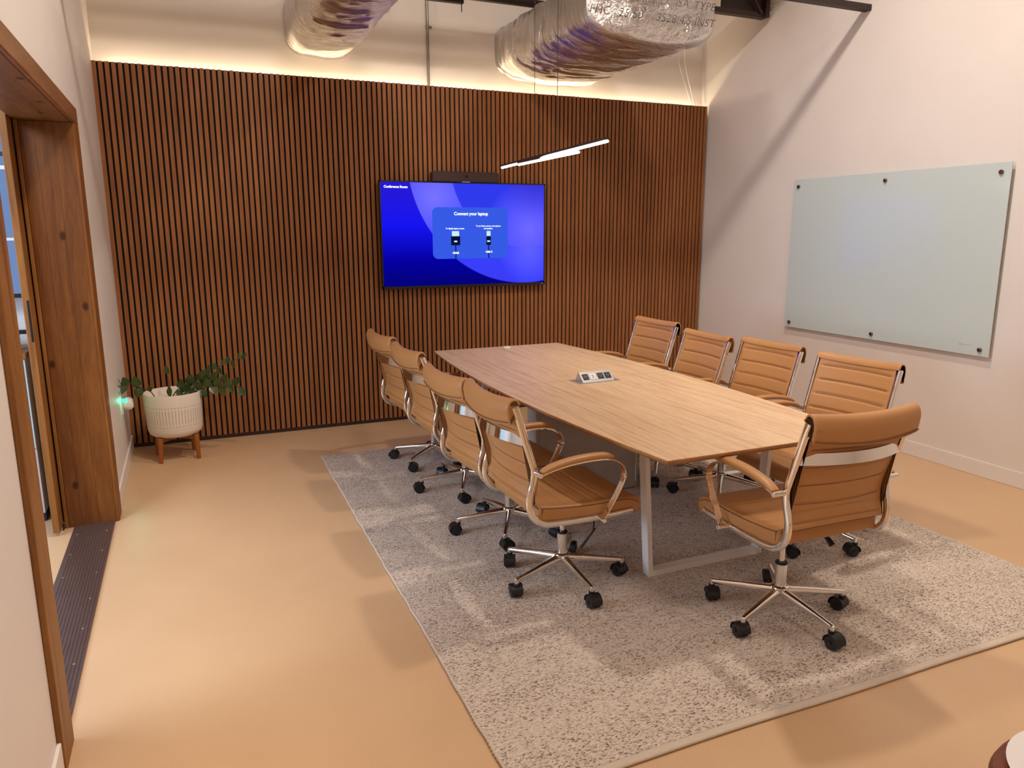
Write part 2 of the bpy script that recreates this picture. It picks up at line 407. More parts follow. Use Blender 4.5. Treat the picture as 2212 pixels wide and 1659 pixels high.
bm = bmesh.new(); box(bm, TX1-.035, TX1-.012, TY-.003, TY-.002, TZ0+.007, TZ0+.011); mesh_obj('maker_mark', bm, M_ALU, tv)
# conference camera bar
cb = empty('video_bar', (2.675,-.055,1.992), 'dark grey conference camera bar mounted above the television', 'video bar')
bm = bmesh.new(); prof = [(-.292,0),(.288,0),(.292,.012),(.292,.066),(.280,.082),(-.278,.082),(-.292,.070)]
A = [bm.verts.new((x, -.035, z)) for x, z in prof]; B = [bm.verts.new((x, .045, z)) for x, z in prof]
bm.faces.new(A); bm.faces.new(B[::-1])
for i in range(7): bm.faces.new((A[i], B[i], B[(i+1)%7], A[(i+1)%7]))
bmesh.ops.bevel(bm, geom=bm.edges[:], offset=.004, segments=2, affect='EDGES')
mesh_obj('bar_body', bm, simple('bar_fabric', (64,46,44), .8), cb, smooth=30)
bm = bmesh.new(); cyl(bm, (0,-.0355,.043), (0,-.040,.043), .012, .0105, 24); mesh_obj('lens', bm, M_BGLOSS, cb, smooth=40)
bm = bmesh.new(); box(bm, -.04, .03, -.036, .0, -.004, .0015); mesh_obj('mount_tab', bm, M_ALU, cb)

# ------------------------------------------------------------------ glass writing board
BY0, BY1, BZ0, BZ1, BX = -3.005, -1.205, .790, 1.998, XR-.035
gb = empty('glass_whiteboard', (0,0,0), 'large frosted glass writing board held by steel standoffs on the right wall', 'whiteboard')
bm = bmesh.new(); box(bm, BX, BX+.006, BY0, BY1, BZ0, BZ1, .0015); mesh_obj('glass_sheet', bm, M_BOARD, gb)
M_STAND = simple('bronze_steel', (120,100,86), .25, .9)
for yy in (-1.262, -2.10, -2.945):
    for zz in (BZ1-.058, BZ0+.042):
        bm = bmesh.new(); cyl(bm, (XR-.001, yy, zz), (BX+.006, yy, zz), .009, n=16); cyl(bm, (BX, yy, zz), (BX-.014, yy, zz), .014, n=24, bev=.002)
        mesh_obj('standoff', bm, M_STAND, gb, smooth=40)
bm = bmesh.new(); y0 = -2.80
for a in ((y0-.02, y0, .847, .849), (y0-.02, y0, .858, .860), (y0-.001, y0+.001, .847, .86), (y0-.021, y0-.019, .847, .86), (y0-.085, y0-.025, .8525, .8545)):
    box(bm, BX-.0008, BX, *a)
mesh_obj('corner_mark', bm, M_GREYP, gb)

# ------------------------------------------------------------------ doorway on the left wall
fr = empty('door_1', (0,0,0), 'stained wooden door surround in the left wall', 'door'); fr['kind'] = 'structure'
for kk in ('label','category'): del fr[kk]
def rough_board(name, mat, *a, parent=fr, bev=.004):
    bm = bmesh.new(); box(bm, *a, bev); return mesh_obj(name, bm, mat, parent)
rough_board('jamb_board', M_JAMB, -.232, .016, DY1, DY1+.02, 0, DZ)
rough_board('jamb_board', M_JAMB, -.232, .016, DY0-.02, DY0, 0, DZ)
rough_board('header_board', M_HEAD, -.245, -.0005, DY0-.02, DY1+.02, DZ, DZ+.04)
rough_board('casing', M_JAMB, 0, .018, DY1+.02, DY1+.15, 0, DZ)
rough_board('casing', M_EDGEW, 0, .018, DY0-.165, DY0-.001, 0, DZ)
rough_board('casing_head', M_HEAD, 0, .018, DY0-.16, DY1+.15, DZ, DZ+.085)
for yy in (DY1-.006, ): rough_board('jamb_edge', M_EDGEW, -.250, -.232, yy, DY1+.02, 0, DZ)
th = empty('door_threshold', (0,0,0), 'ribbed dark aluminium threshold plate across the wooden doorway', 'threshold')
bm = bmesh.new(); box(bm, -.205, -.004, DY0, DY1, 0.001, .007, .002)
for i in range(13):
    x = -.185+i*.0135; box(bm, x, x+.006, DY0, DY1, .007, .0092)
mesh_obj('ribbed_plate', bm, simple('bronze_anodised', (112,90,84), .38, .55), th)
for i in range(7):
    for x in (-.175, -.035):
        bm = bmesh.new(); cyl(bm, (x, DY1-.15-i*.28, .009), (x, DY1-.15-i*.28, .0106), .005, n=12); mesh_obj('screw', bm, M_ALU, th)
sd = empty('sliding_door', (-.2735,-1.72,0), 'wooden sliding door leaf parked open behind the left wall', 'door')
bm = bmesh.new(); box(bm, -.0165, .0165, 0, .62, .02, 2.2, .003); mesh_obj('leaf', bm, M_EDGEW, sd)
bm = bmesh.new(); box(bm, .002, .013, -.002, .01, 1.05, 1.26, .001); mesh_obj('recessed_pull', bm, M_BPLAS, sd)
bm = bmesh.new(); box(bm, .0165, .0225, .085, .12, .0, .03, .002); mesh_obj('floor_guide', bm, M_BPLAS, sd)
# the slice of the next room
cab = empty('storage_cabinet', (0,0,0), 'pale cabinet seen through the narrow gap beside the sliding door', 'cabinet')
bm = bmesh.new(); box(bm, -1.3, -.36, -1.44, -1.1, .05, .93, .003); mesh_obj('cabinet_body', bm, simple('pale_grey_laminate', (196,196,204), .5), cab)
bm = bmesh.new(); box(bm, -1.3, -.36, -1.45, -1.44, .43, .92, .002); mesh_obj('front_panel', bm, simple('pale_blue_glass', (180,214,226), .2), cab)
bm = bmesh.new(); box(bm, -1.28, -.36, -1.43, -1.1, 0, .05); mesh_obj('plinth', bm, simple('navy_plinth', (22,20,52), .5), cab)
bm = bmesh.new(); box(bm, -1.32, -.35, -1.46, -1.08, .93, .96, .003); mesh_obj('counter', bm, M_EDGEW, cab)
bm = bmesh.new(); box(bm, -.10, .10, -.07, .07, 0, .004); o = mesh_obj('paper_sheet', bm, M_WHITEM, loc=(-.72,-1.37,.960)); tag(o, 'white paper sheet lying on the counter beyond the sliding door', 'paper')
wi = empty('window_1', (0,0,0), 'x', 'x'); wi['kind'] = 'structure'
for kk in ('label','category'): del wi[kk]
bm = bmesh.new()
for z in (1.03, 1.235, 2.0): box(bm, -1.3, -.33, -1.17, -1.13, z, z+.022)
for x in (-1.3, -.82, -.35): box(bm, x, x+.02, -1.17, -1.13, 1.03, 2.3)
mesh_obj('window_frame', bm, M_BPLAS, wi)
bm = bmesh.new(); box(bm, -1.3, -.33, -1.165, -1.16, 1.55, 1.565); box(bm, -1.3, -.33, -1.165, -1.16, 1.93, 1.95); mesh_obj('muntin', bm, M_WHITEM, wi)
bm = bmesh.new(); box(bm, -1.3, -.33, -1.15, -1.145, 1.25, 2.3); mesh_obj('pane', bm, M_PANEB, wi)
bm = bmesh.new()
for i in range(220):
    a = random.uniform(0, 2*PI); e = random.uniform(.1, 1.4); L_ = random.uniform(.03,.075); p = Vector((-.47+random.uniform(-.05,.05), -1.32+random.uniform(-.04,.04), .99))
    q = p + Vector((math.cos(a)*math.cos(e), math.sin(a)*math.cos(e), math.sin(e)))*L_*1.6
    sdv = (q-p).cross(Vector((0,0,1))).normalized()*.004 if abs((q-p).normalized().z) < .99 else Vector((.004,0,0))
    bm.faces.new([bm.verts.new(p-sdv), bm.verts.new(p+sdv), bm.verts.new(q)])
gp = empty('grassy_pot_plant', (0,0,0), 'small grassy green plant on the counter beyond the sliding door', 'plant')
mesh_obj('grass_leaves', bm, simple('grass_green', (86,116,56), .6), gp)
bm = bmesh.new(); lathe(bm, [(.0,0),(.045,0),(.055,.04),(.05,.045),(0.0,.04)], 20); mesh_obj('pot', bm, M_WHITEM, gp, smooth=40, loc=(-.47,-1.32,.96))

# ------------------------------------------------------------------ outlet with plug-in freshener
ot = empty('wall_outlet', (0,-.47,.43), 'white wall outlet cover on the left wall beside the planter', 'outlet')
bm = bmesh.new(); box(bm, 0, .006, -.037, .037, -.06, .06, .002); mesh_obj('cover_plate', bm, M_WHITEM, ot)
af = empty('plug_in_night_light', (.006,-.47,.445), 'white plug-in device with a green light in the wall outlet', 'night light')
bm = bmesh.new(); R_ = 20
rings = []
for x, ry, rz in ((0,.022,.032),(.012,.026,.038),(.035,.027,.046),(.055,.022,.040),(.064,.014,.028)):
    rings.append([bm.verts.new((x, ry*math.cos(2*PI*i/R_), rz*math.sin(2*PI*i/R_)-.006)) for i in range(R_)])
for A, B in zip(rings, rings[1:]):
    for i in range(R_): bm.faces.new((A[i], A[(i+1)%R_], B[(i+1)%R_], B[i]))
bm.faces.new(rings[0]); bm.faces.new(rings[-1]); mesh_obj('plug_body', bm, M_WHITEM, af, smooth=50)
bm = bmesh.new(); box(bm, .004, .026, -.0275, -.019, .012, .034, .003); mesh_obj('glow_window', bm, M_GREEN, af)
gl = area('green_led_light', (.035,-.502,.470), (-.02,-.62,.455), .012, .012, .07, (.02,1,.45), 'DISK', PI*.6)

# ------------------------------------------------------------------ planter
pl = empty('potted_plant', (.318,-.385,0), 'white round planter on wooden legs with a sprawling leafy plant', 'plant')
t = NT('incised_ceramic'); v = t.coord(); sep = t.add('ShaderNodeSeparateXYZ'); t.link(v, sep.inputs[0])
ang = t.math('ARCTAN2', sep.outputs[1], sep.outputs[0]); N_ = 56
ph = t.math('ABSOLUTE', t.math('SUBTRACT', t.math('FRACT', t.math('ADD', t.math('MULTIPLY', ang, N_/(2*PI)), 100.0)), .5))
z = sep.outputs[2]
def rng(a, b): return t.math('MULTIPLY', t.math('GREATER_THAN', z, a), t.math('LESS_THAN', z, b))
line = t.math('MULTIPLY', t.math('LESS_THAN', ph, .055), rng(.105, .205))
dots = t.math('MULTIPLY', t.math('LESS_THAN', ph, .12), t.math('ADD', rng(.222,.227), rng(.086,.091)))
mk = t.math('MINIMUM', t.math('ADD', line, dots), 1.0)
t.set(Base_Color=t.mix(mk, t.mix(t.noise(v, 6), lin((224,212,196)), lin((232,222,208))), lin((96,78,56))), Roughness=.5); M_CERAM = t.m
bm = bmesh.new()
lathe(bm, [(.0,.004),(.12,.0),(.150,.006),(.172,.024),(.181,.05),(.185,.12),(.190,.22),(.1925,.306),(.191,.312),(.187,.312),(.184,.30),(.18,.262),(.0,.262)], 72)
mesh_obj('pot', bm, M_CERAM, pl, smooth=50, loc=(0,0,.172))
bm = bmesh.new(); lathe(bm, [(.0,.0),(.179,.0),(.17,.008),(.0,.012)], 40)
for vv in bm.verts: vv.co.z += random.uniform(-.004,.004)
mesh_obj('soil', bm, simple('potting_soil', (42,30,22), .95), pl, loc=(0,0,.36))
st_ = bpy.data.objects.new('plant_stand', None); COL.objects.link(st_); st_.parent = pl; st_.location = (0,0,0)
bm = bmesh.new()
for a in (0, PI/2):
    dx, dy = math.cos(a+.9), math.sin(a+.9)
    P0 = [Vector((-dx*.15, -dy*.15, .158)), Vector((dx*.15, dy*.15, .158))]
    sweep(bm, P0, [(-.012,-.013),(.012,-.013),(.012,.013),(-.012,.013)], side=(-dy, dx, 0))
mesh_obj('cross_rail', bm, M_LEGW, st_)
for a in range(4):
    an = .9+a*PI/2; bm = bmesh.new(); dx, dy = math.cos(an), math.sin(an)
    cyl(bm, (dx*.165, dy*.165, .178), (dx*.175, dy*.175, 0), .020, .0125, 16, bev=.002); mesh_obj('leg', bm, M_LEGW, st_, smooth=40)
M_LEAF = NT('zz_leaf'); lv = M_LEAF; lv.set(Base_Color=lv.mix(lv.noise(lv.coord(), 9), lin((32,52,16)), lin((66,88,30))), Roughness=.3); M_LEAF = lv.m
M_STEM = simple('stem_brown', (62,44,26), .5)
def leaf(bm, base, direc, nrm, L_, W_):
    dv = Vector(direc).normalized(); nv = Vector(nrm); nv = (nv-dv*nv.dot(dv)).normalized(); sv = dv.cross(nv)
    rows = []
    for i in range(8):
        s = i/7; wv = W_*.5*(math.sin(PI*min(1, s**.75*1.0)))**.8 if 0 < i < 7 else 0.0006
        c = base + dv*L_*s + nv*(-.12*L_*s*s)
        rows.append([bm.verts.new(c-sv*wv+nv*wv*.35), bm.verts.new(c), bm.verts.new(c+sv*wv+nv*wv*.35)])
    for A, B in zip(rows, rows[1:]):
        for k2 in (0,1):
            bm.faces.new((A[k2], A[k2+1], B[k2+1], B[k2]))
org = Vector((.318,-.385,0))
stems = [
 ([(.211,-.38,.435),(.18,-.42,.499),(.128,-.48,.541),(.077,-.55,.572),(.03,-.63,.601),(.018,-.67,.623),(.015,-.7,.651)], [(.68,1,.062,.044),(.72,-1,.06,.05),(.50,1,.06,.045),(.47,-1,.058,.042),(.30,1,.04,.02)], 0),
 ([(.304,-.38,.433),(.299,-.37,.482),(.298,-.36,.548),(.292,-.36,.612)], [(.42,1,.05,.022),(.62,-1,.055,.026),(.98,1,.05,.026),(.3,-1,.03,.016)], 1),
 ([(.313,-.38,.432),(.348,-.38,.486),(.405,-.37,.517),(.5,-.36,.548),(.592,-.36,.537),(.685,-.37,.507),(.775,-.40,.475)], [(.30+.70*i/12, (1 if i%2 else -1), .062, .034) for i in range(13)], 2),
 ([(.373,-.38,.427),(.468,-.34,.53),(.55,-.3,.574),(.617,-.27,.606),(.701,-.24,.636),(.786,-.21,.657),(.839,-.19,.643)], [(.42+.5*i/8, (1 if i%3 else -1), .045, .024) for i in range(9)]+[(.25,1,.05,.03),(.2,-1,.05,.03)], 3),
 ([(.407,-.40,.434),(.462,-.43,.476),(.525,-.46,.503),(.601,-.5,.518),(.676,-.54,.506)], [(.25+.75*i/9, (1 if i%2 else -1), .055, .032) for i in range(10)], 4),
 ([(.36,-.36,.43),(.43,-.31,.50),(.50,-.27,.535),(.56,-.24,.54)], [(.3+.7*i/8, (1 if i%2 else -1), .05, .03) for i in range(9)], 5)]
for pts, lvs, si in stems:
    path = spline([Vector((.318+(pts[0][0]-.318)*.5,-.385,.366))-org]+[Vector(p)-org for p in pts], 5); nn = len(path)
    bm = bmesh.new(); sweep(bm, path, ell(.0042,.0042,8), scale=lambda s: 1-.6*s); so = mesh_obj('stem', bm, M_STEM, pl, smooth=60)
    bm = bmesh.new()
    for (tt, sg, L_, W_) in lvs:
        i = min(int(tt*(nn-1)), nn-2); p = path[i]; tg = (path[i+1]-path[i]).normalized()
        up = Vector((0,0,1)); 
        direc = tg*random.uniform(.2,.6) + up*sg*random.uniform(.7,1) + Vector((0, random.uniform(-.5,.1), 0))
        leaf(bm, p, direc, Vector((random.uniform(-.3,.3), -1, random.uniform(0,.5))), L_*random.uniform(1.15,1.4), W_*random.uniform(1.3,1.65))
    mesh_obj('leaves', bm, M_LEAF, so, smooth=180)

# ------------------------------------------------------------------ rug
RX0, RX1, RY0, RY1, RZ = 1.225, 4.02, -4.445, -.84, .012
rg = empty('area_rug', (0,0,0), 'large heathered beige and grey woven rug under the conference table', 'rug')
bm = bmesh.new(); nx, ny = 60, 90
def edge(x, y):
    ex = .010*noise.noise(Vector((0, y*1.6, 3)))+.004*noise.noise(Vector((0, y*9, 5)))
    ey = .012*noise.noise(Vector((x*1.3, 0, 7)))
    return x+ex + (.035*(y-RY0)/(RY1-RY0) if x < 2 else .02*(y-RY0)/(RY1-RY0)), y+ey
g = [[bm.verts.new((*edge(RX0+(RX1-RX0)*i/nx, RY0+.03+(RY1-RY0-.03)*j/ny), RZ)) for j in range(ny+1)] for i in range(nx+1)]
for i in range(nx):
    for j in range(ny): bm.faces.new((g[i][j], g[i+1][j], g[i+1][j+1], g[i][j+1]))
bord = [e for e in bm.edges if len(e.link_faces) == 1]
ex = bmesh.ops.extrude_edge_only(bm, edges=bord)
for vv in ex['geom']:
    if isinstance(vv, bmesh.types.BMVert): vv.co.z = .0005
mesh_obj('woven_field', bm, M_RUG, rg)
bm = bmesh.new(); pth = [Vector((*edge(RX0+(RX1-RX0)*i/60, RY0+.015), .007)) for i in range(61)]
sweep(bm, pth, ell(.017,.0065,10,3), side=(0,1,0)); mesh_obj('bound_edge', bm, M_RUGB, rg, smooth=60)
for xx in (RX0, RX1):
    bm = bmesh.new(); pth = []
    for i in range(721):
        y = RY0+(RY1-RY0)*i/720; q = edge(xx, y); pth.append(Vector((q[0]+.0015*math.sin(i*1.7), q[1], .008)))
    sweep(bm, pth, ell(.0055,.0055,6), side=(1,0,0), scale=lambda s: 1+.25*math.sin(s*720*1.9)); mesh_obj('corded_edge', bm, M_RUGB, rg, smooth=60)

# ------------------------------------------------------------------ conference table
TC, THL, TE, TM, TT = (2.583,-2.42), 1.455, .502, .597, .74
tb = empty('conference_table', (TC[0], TC[1], RZ), 'long boat-shaped light oak conference table on white steel frames', 'table')
def half(v): return TE+(TM-TE)*(1-v*v)
def top_half(v0, v1):
    bm = bmesh.new(); N = 24; vs = [v0+(v1-v0)*i/N for i in range(N+1)]
    def outline(ins, z):
        L = [(-(half(v_)-ins), max(min(v_*THL, THL-ins), -THL+ins)) for v_ in vs] + [(half(v_)-ins, max(min(v_*THL, THL-ins), -THL+ins)) for v_ in vs[::-1]]
        return [bm.verts.new((x, y, z)) for x, y in L]
    zt = TT-RZ
    r1 = outline(.002, zt); r2 = outline(0, zt-.002); r3 = outline(.001, zt-.010); r4 = outline(.022, zt-.027)
    n = len(r1)
    f = bm.faces.new(r1); f.material_index = 0
    for A, B in ((r1, r2), (r2, r3), (r3, r4)):
        for i in range(n):
            f = bm.faces.new((A[i], B[i], B[(i+1)%n], A[(i+1)%n])); f.material_index = 1
    f = bm.faces.new(r4[::-1]); f.material_index = 1
    return bm
mesh_obj('tabletop', top_half(-1, .055), [M_TABLE, M_TEDGE], tb); mesh_obj('tabletop', top_half(.0565, 1), [M_TABLE, M_TEDGE], tb)
zt = TT-.027-RZ
def leg_frame(y0, wy=.05, bx=(2.334,2.999), tx=(2.285,3.035)):
    bm = bmesh.new(); th_ = .024
    def slab(xa0, xb0, xa1, xb1, z0, z1):
        vv = [bm.verts.new((x-TC[0], y-TC[1], z)) for (xa, xb, z) in ((xa0, xb0, z0), (xa1, xb1, z1)) for x in (xa, xb) for y in (y0, y0+wy)]
        for f in ((0,1,3,2),(4,6,7,5),(0,4,5,1),(2,3,7,6),(0,2,6,4),(1,5,7,3)): bm.faces.new([vv[i] for i in f])
    slab(bx[0], bx[0]+th_, tx[0], tx[0]+th_, 0, zt); slab(bx[1]-th_, bx[1], tx[1]-th_, tx[1], 0, zt)
    slab(bx[0]+th_, bx[1]-th_, bx[0]+th_-.001, bx[1]-th_+.001, 0, .026); slab(tx[0]+th_, tx[1]-th_, tx[0]+th_, tx[1]-th_, zt-.025, zt)
    return mesh_obj('leg_frame', bm, M_WHITEM, tb)
leg_frame(-3.41); leg_frame(-2.19); leg_frame(-1.40)
bm = bmesh.new(); box(bm, -.20, -.16, -.98, 1.0, zt-.04, zt); box(bm, .16, .20, -.98, 1.0, zt-.04, zt); mesh_obj('under_rail', bm, M_WHITEM, tb)
cbx = bpy.data.objects.new('cable_cabinet', None); COL.objects.link(cbx); cbx.parent = tb
bm = bmesh.new(); box(bm, 2.262-TC[0], 2.972-TC[0], -2.325-TC[1], -2.20-TC[1], .005, zt-.001, .006); mesh_obj('cabinet_shell', bm, M_GREYP, cbx)
bm = bmesh.new(); box(bm, 2.292-TC[0], 2.945-TC[0], -2.331-TC[1], -2.3255-TC[1], .05, zt-.03, .002); mesh_obj('cabinet_door', bm, M_GREYP, cbx)
bm = bmesh.new(); box(bm, 2.946-TC[0], 2.951-TC[0], -2.333-TC[1], -2.326-TC[1], .05, zt-.03); mesh_obj('edge_trim', bm, M_WHITEM, cbx)
# pop-up power unit
pu = empty('power_outlet_unit', (2.605,-2.40,TT), 'silver pop-up power socket unit in the middle of the table', 'power unit', rz=math.radians(2))
bm = bmesh.new(); box(bm, -.135, .135, -.062, .062, 0, .003, .001); mesh_obj('flange', bm, M_ALU, pu)
bm = bmesh.new(); pr = [(-.045,.003),(.045,.003),(.018,.052),(.010,.054)]
A = [bm.verts.new((-.105, y, z)) for y, z in pr]; B = [bm.verts.new((.105, y, z)) for y, z in pr]
bm.faces.new(A); bm.faces.new(B[::-1])
for i in range(4): bm.faces.new((A[i], B[i], B[(i+1)%4], A[(i+1)%4]))
mesh_obj('socket_block', bm, M_ALU, pu)
n_ = Vector((0,-.051,.055)).normalized(); tdir = Vector((0,.055,.051)).normalized()
for i, xx in enumerate((-.074,-.026,.026,.074)):
    bm = bmesh.new(); c = Vector((xx, -.0175, .0285)); m_ = M_WHITEM if i == 1 else M_BPLAS
    def plate(hx, ht, off, mi, cx=0, ct=0):
        pp = [c+Vector((cx+a*hx,0,0))+tdir*(ct+b_*ht)+n_*off for a, b_ in ((-1,-1),(1,-1),(1,1),(-1,1))]
        qq = [p-n_*.004 for p in pp]; P_ = [bm.verts.new(p) for p in pp]; Q_ = [bm.verts.new(p) for p in qq]
        for f in ([P_[0],P_[1],P_[2],P_[3]], Q_[::-1]): bm.faces.new(f).material_index = mi
        for k2 in range(4): bm.faces.new((P_[k2], Q_[k2], Q_[(k2+1)%4], P_[(k2+1)%4])).material_index = mi
    plate(.019, .020, .0025, 0)
    if i == 1:
        for ct in (-.006, .006): plate(.006, .0022, .0032, 1, 0, ct)
    else:
        plate(.0015, .004, .0032, 1, -.006, .004); plate(.0015, .004, .0032, 1, .006, .004); plate(.002, .002, .0032, 1, 0, -.007)
    mesh_obj('socket', bm, [m_, M_BPLAS if i == 1 else M_GREYP], pu)
bm = bmesh.new(); lathe(bm, [(.0,0),(.025,0),(.0285,.004),(.0285,.012),(.025,.017),(.0,.018)], 36)
tag(mesh_obj('table_puck', bm, M_WHITEM, smooth=50, loc=(2.609,-1.085,TT)), 'small white round puck lying near the far end of the table', 'puck')

# ------------------------------------------------------------------ chairs
def chair_proto():
    T = bpy.data.objects.new('office_chair', None); COL.objects.link(T); T.empty_display_size = .1
    up = []
    Z = lambda z: z-.012
    # seat
    bm = bmesh.new(); prof = []
    top = [(-.235,.492),(-.228,.503),(-.15,.493),(-.05,.484),(.05,.482),(.15,.485),(.20,.482)]
    for i in range(len(top)-1):
        a, b_ = top[i], top[i+1]; ns = 2 if i == 0 else max(2, int((b_[0]-a[0])/.004))
        for k in range(ns): prof.append((a[0]+(b_[0]-a[0])*k/ns, a[1]+(b_[1]-a[1])*k/ns))
    for k in range(0, 11):
        a = PI/2-k*PI*1.1/10; prof.append((.222+.044*math.cos(a), .440+.042*math.sin(a)))
    prof += [(.19,.418),(.165,.426),(.0,.424),(-.15,.428),(-.228,.436),(-.238,.446)]
    prof = [(y, Z(z)) for y, z in prof]
    grooves = [-.155+.062*i for i in range(5)]
    def dim(y, z, x, i):
        if z < Z(.475) or y > .2: return 0
        gq = min(abs(y-gy) for gy in grooves); e = max(0, 1-gq/.008)**.6*.0065
        return e*(1 if abs(x) < .222 else 0)
    loft_x(bm, prof, .240, .013, lambda s, z: (0, -.006*(1-s*s) if z > .455 else 0), 22, dim, lambda a, b_: a[1] > Z(.475) and b_[1] > Z(.475) and any(min(a[0], b_[0]) <= gy < max(a[0], b_[0]) for gy in grooves))
    up.append(mesh_obj('seat', bm, [M_LEATH, M_STITCH], T, smooth=50))
    bm = bmesh.new()
    for s in (-1, 1):
        pth = spline([Vector((s*.2385, y, Z(z))) for y, z in ((-.228,.494),(-.15,.484),(0,.474),(.15,.474),(.21,.468),(.25,.450))], 4); sweep(bm, pth, ell(.0028,.0028,6))
    sweep(bm, [Vector((x, -.2385, Z(.492))) for x in (-.228,-.1,0,.1,.228)], ell(.0028,.0028,6))
    mesh_obj('seat_piping', bm, M_SEAM, up[0], smooth=60)
    # backrest sling
    ctr = spline([(0,-.345,.945),(0,-.325,.88),(0,-.296,.79),(0,-.266,.70),(0,-.247,.63),(0,-.247,.57),(0,-.256,.54),(0,-.262,.508)], 18)
    bm = bmesh.new(); F, Bk = [], []
    for i, p in enumerate(ctr):
        tg = (ctr[min(i+1, len(ctr)-1)]-ctr[max(i-1, 0)]).normalized(); nf = Vector((0, -tg.z, tg.y))
        F.append(p+nf*.012); Bk.append(p-nf*.012)
    prof = [(p.y, Z(p.z)) for p in F]+[(p.y, Z(p.z)) for p in Bk[::-1]]
    gz = [.90,.826,.752,.678,.604,.53]
    def dimb(y, z, x, i):
        gq = min(abs(z+.012-q) for q in gz); return max(0, 1-gq/.008)**.6*.006 if abs(x) < .215 else 0
    bow = lambda s, z: (-.028*(1-s*s), .016*(1-s*s) if z < .56 else 0)
    loft_x(bm, prof, .224, .008, bow, 22, dimb, lambda a, b_: any(min(a[1], b_[1])+.012 <= q < max(a[1], b_[1])+.012 for q in gz))
    up.append(mesh_obj('backrest', bm, [M_LEATH, M_STITCH], T, smooth=50))
    # headrest fold over the top
    cl = spline([(0,-.352,.936),(0,-.355,.947),(0,-.364,.957),(0,-.380,.952),(0,-.388,.930),(0,-.386,.895),(0,-.378,.860)], 5)
    cl = [p+Vector((0,.018,0)) for p in cl]
    bm = bmesh.new(); F, Bk = [], []
    for i, p in enumerate(cl):
        tg = (cl[min(i+1, len(cl)-1)]-cl[max(i-1, 0)]).normalized(); nf = Vector((0, -tg.z, tg.y)); h_ = .012
        F.append(p+nf*h_*.35); Bk.append(p-nf*h_)
    prof = [(p.y, Z(p.z)) for p in F]+[(p.y, Z(p.z)) for p in Bk[::-1]]
    bowh = lambda s, z: (-.026*(1-s*s), -.010*(1-s*s) + (.008*s*s if z < .9 else 0))
    loft_x(bm, prof, .243, .007, bowh, 22)
    hd = mesh_obj('headrest', bm, M_LEATH, T, smooth=55); up.append(hd)
    bm = bmesh.new(); sweep(bm, [Vector((x, -.378-.026*(1-(x/.243)**2), Z(.868)-.010*(1-(x/.243)**2)+.008*(x/.243)**2)) for x in [-.238+.0238*i for i in range(21)]], ell(.0022,.0022,6)); mesh_obj('headrest_piping', bm, M_SEAM, hd, smooth=60)
    # chrome side frames
    for s in (-1, 1):
        pth = spline([(s*.237, y, Z(z)) for y, z in ((-.346,.935),(-.322,.865),(-.295,.775),(-.268,.69),(-.260,.655),(-.264,.61),(-.276,.565),(-.281,.525),(-.275,.485),(-.255,.452),(-.222,.430),(-.17,.418),(0,.414),(.12,.415),(.215,.419))], 6)
        bm = bmesh.new(); sweep(bm, pth, ell(.0105,.0155,14,2.6), side=(1,0,0)); up.append(mesh_obj('side_frame', bm, M_CHROME, T, smooth=60))
    bm = bmesh.new(); pth = [Vector((x, -.306-.052*(1-(x/.232)**2), Z(.793))) for x in [-.232+.0232*i for i in range(21)]]
    sweep(bm, pth, [(.0215,-.0022),(.0215,.0022),(-.0215,.0022),(-.0215,-.0022)], side=(0,.15,1)); up.append(mesh_obj('lumbar_band', bm, M_CHROME, T, smooth=30))
    bm = bmesh.new(); cyl(bm, (-.237,.0,Z(.414)), (.237,.0,Z(.414)), .009, n=12); cyl(bm, (-.237,-.14,Z(.416)), (.237,-.14,Z(.416)), .009, n=12)
    box(bm, -.09, .09, -.11, .09, Z(.385), Z(.415), .006); up.append(mesh_obj('seat_plate', bm, M_BPLAS, T, smooth=40))
    # arms
    for s in (-1, 1):
        ar = bpy.data.objects.new('armrest', None); COL.objects.link(ar); ar.parent = T; up.append(ar)
        pth = spline([(s*.278, y, Z(z)) for y, z in ((-.255,.652),(-.20,.668),(-.12,.681),(-.03,.687),(.05,.684),(.095,.672),(.128,.648),(.143,.615),(.138,.580),(.116,.535),(.08,.475),(.041,.416))], 6)
        bm = bmesh.new(); sweep(bm, pth, [(-.014,-.003),(.014,-.003),(.014,.003),(-.014,.003)], side=(1,0,0))
        cyl(bm, (s*.236,-.258,Z(.655)), (s*.298,-.258,Z(.655)), .0105, n=18, bev=.002); cyl(bm, (s*.236,.041,Z(.418)), (s*.300,.041,Z(.418)), .0105, n=18, bev=.002)
        q = Vector((s*.278,.141,Z(.597))); box(bm, q.x-.016, q.x+.016, q.y-.008, q.y+.008, q.z-.006, q.z+.008, .002)
        mesh_obj('arm_bracket', bm, M_CHROME, ar, smooth=40)
        pp = spline([(s*.278, y, Z(z)) for y, z in ((-.248,.664),(-.20,.681),(-.12,.696),(-.03,.702),(.045,.699),(.085,.690))], 6)
        bm = bmesh.new(); sweep(bm, pp, ell(.022,.0135,16,2.6), side=(1,0,0), scale=lambda q_: (1-.25*abs(2*q_-1)**4, 1-.55*abs(2*q_-1)**5))
        mesh_obj('arm_pad', bm, M_LEATH, ar, smooth=60)
    # lever
    bm = bmesh.new(); sweep(bm, spline([(.05,.02,Z(.398)),(.16,.03,Z(.392)),(.20,.045,Z(.385)),(.215,.035,Z(.35))], 5), ell(.004,.004,8)); lvr = mesh_obj('height_lever', bm, M_BPLAS, T, smooth=60); up.append(lvr)
    bm = bmesh.new(); sweep(bm, spline([(.215,.045,Z(.352)),(.226,.0,Z(.315)),(.232,-.035,Z(.285))], 5), ell(.013,.006,12,3), scale=lambda q_: .55+.5*q_); mesh_obj('lever_paddle', bm, M_BPLAS, lvr, smooth=60)
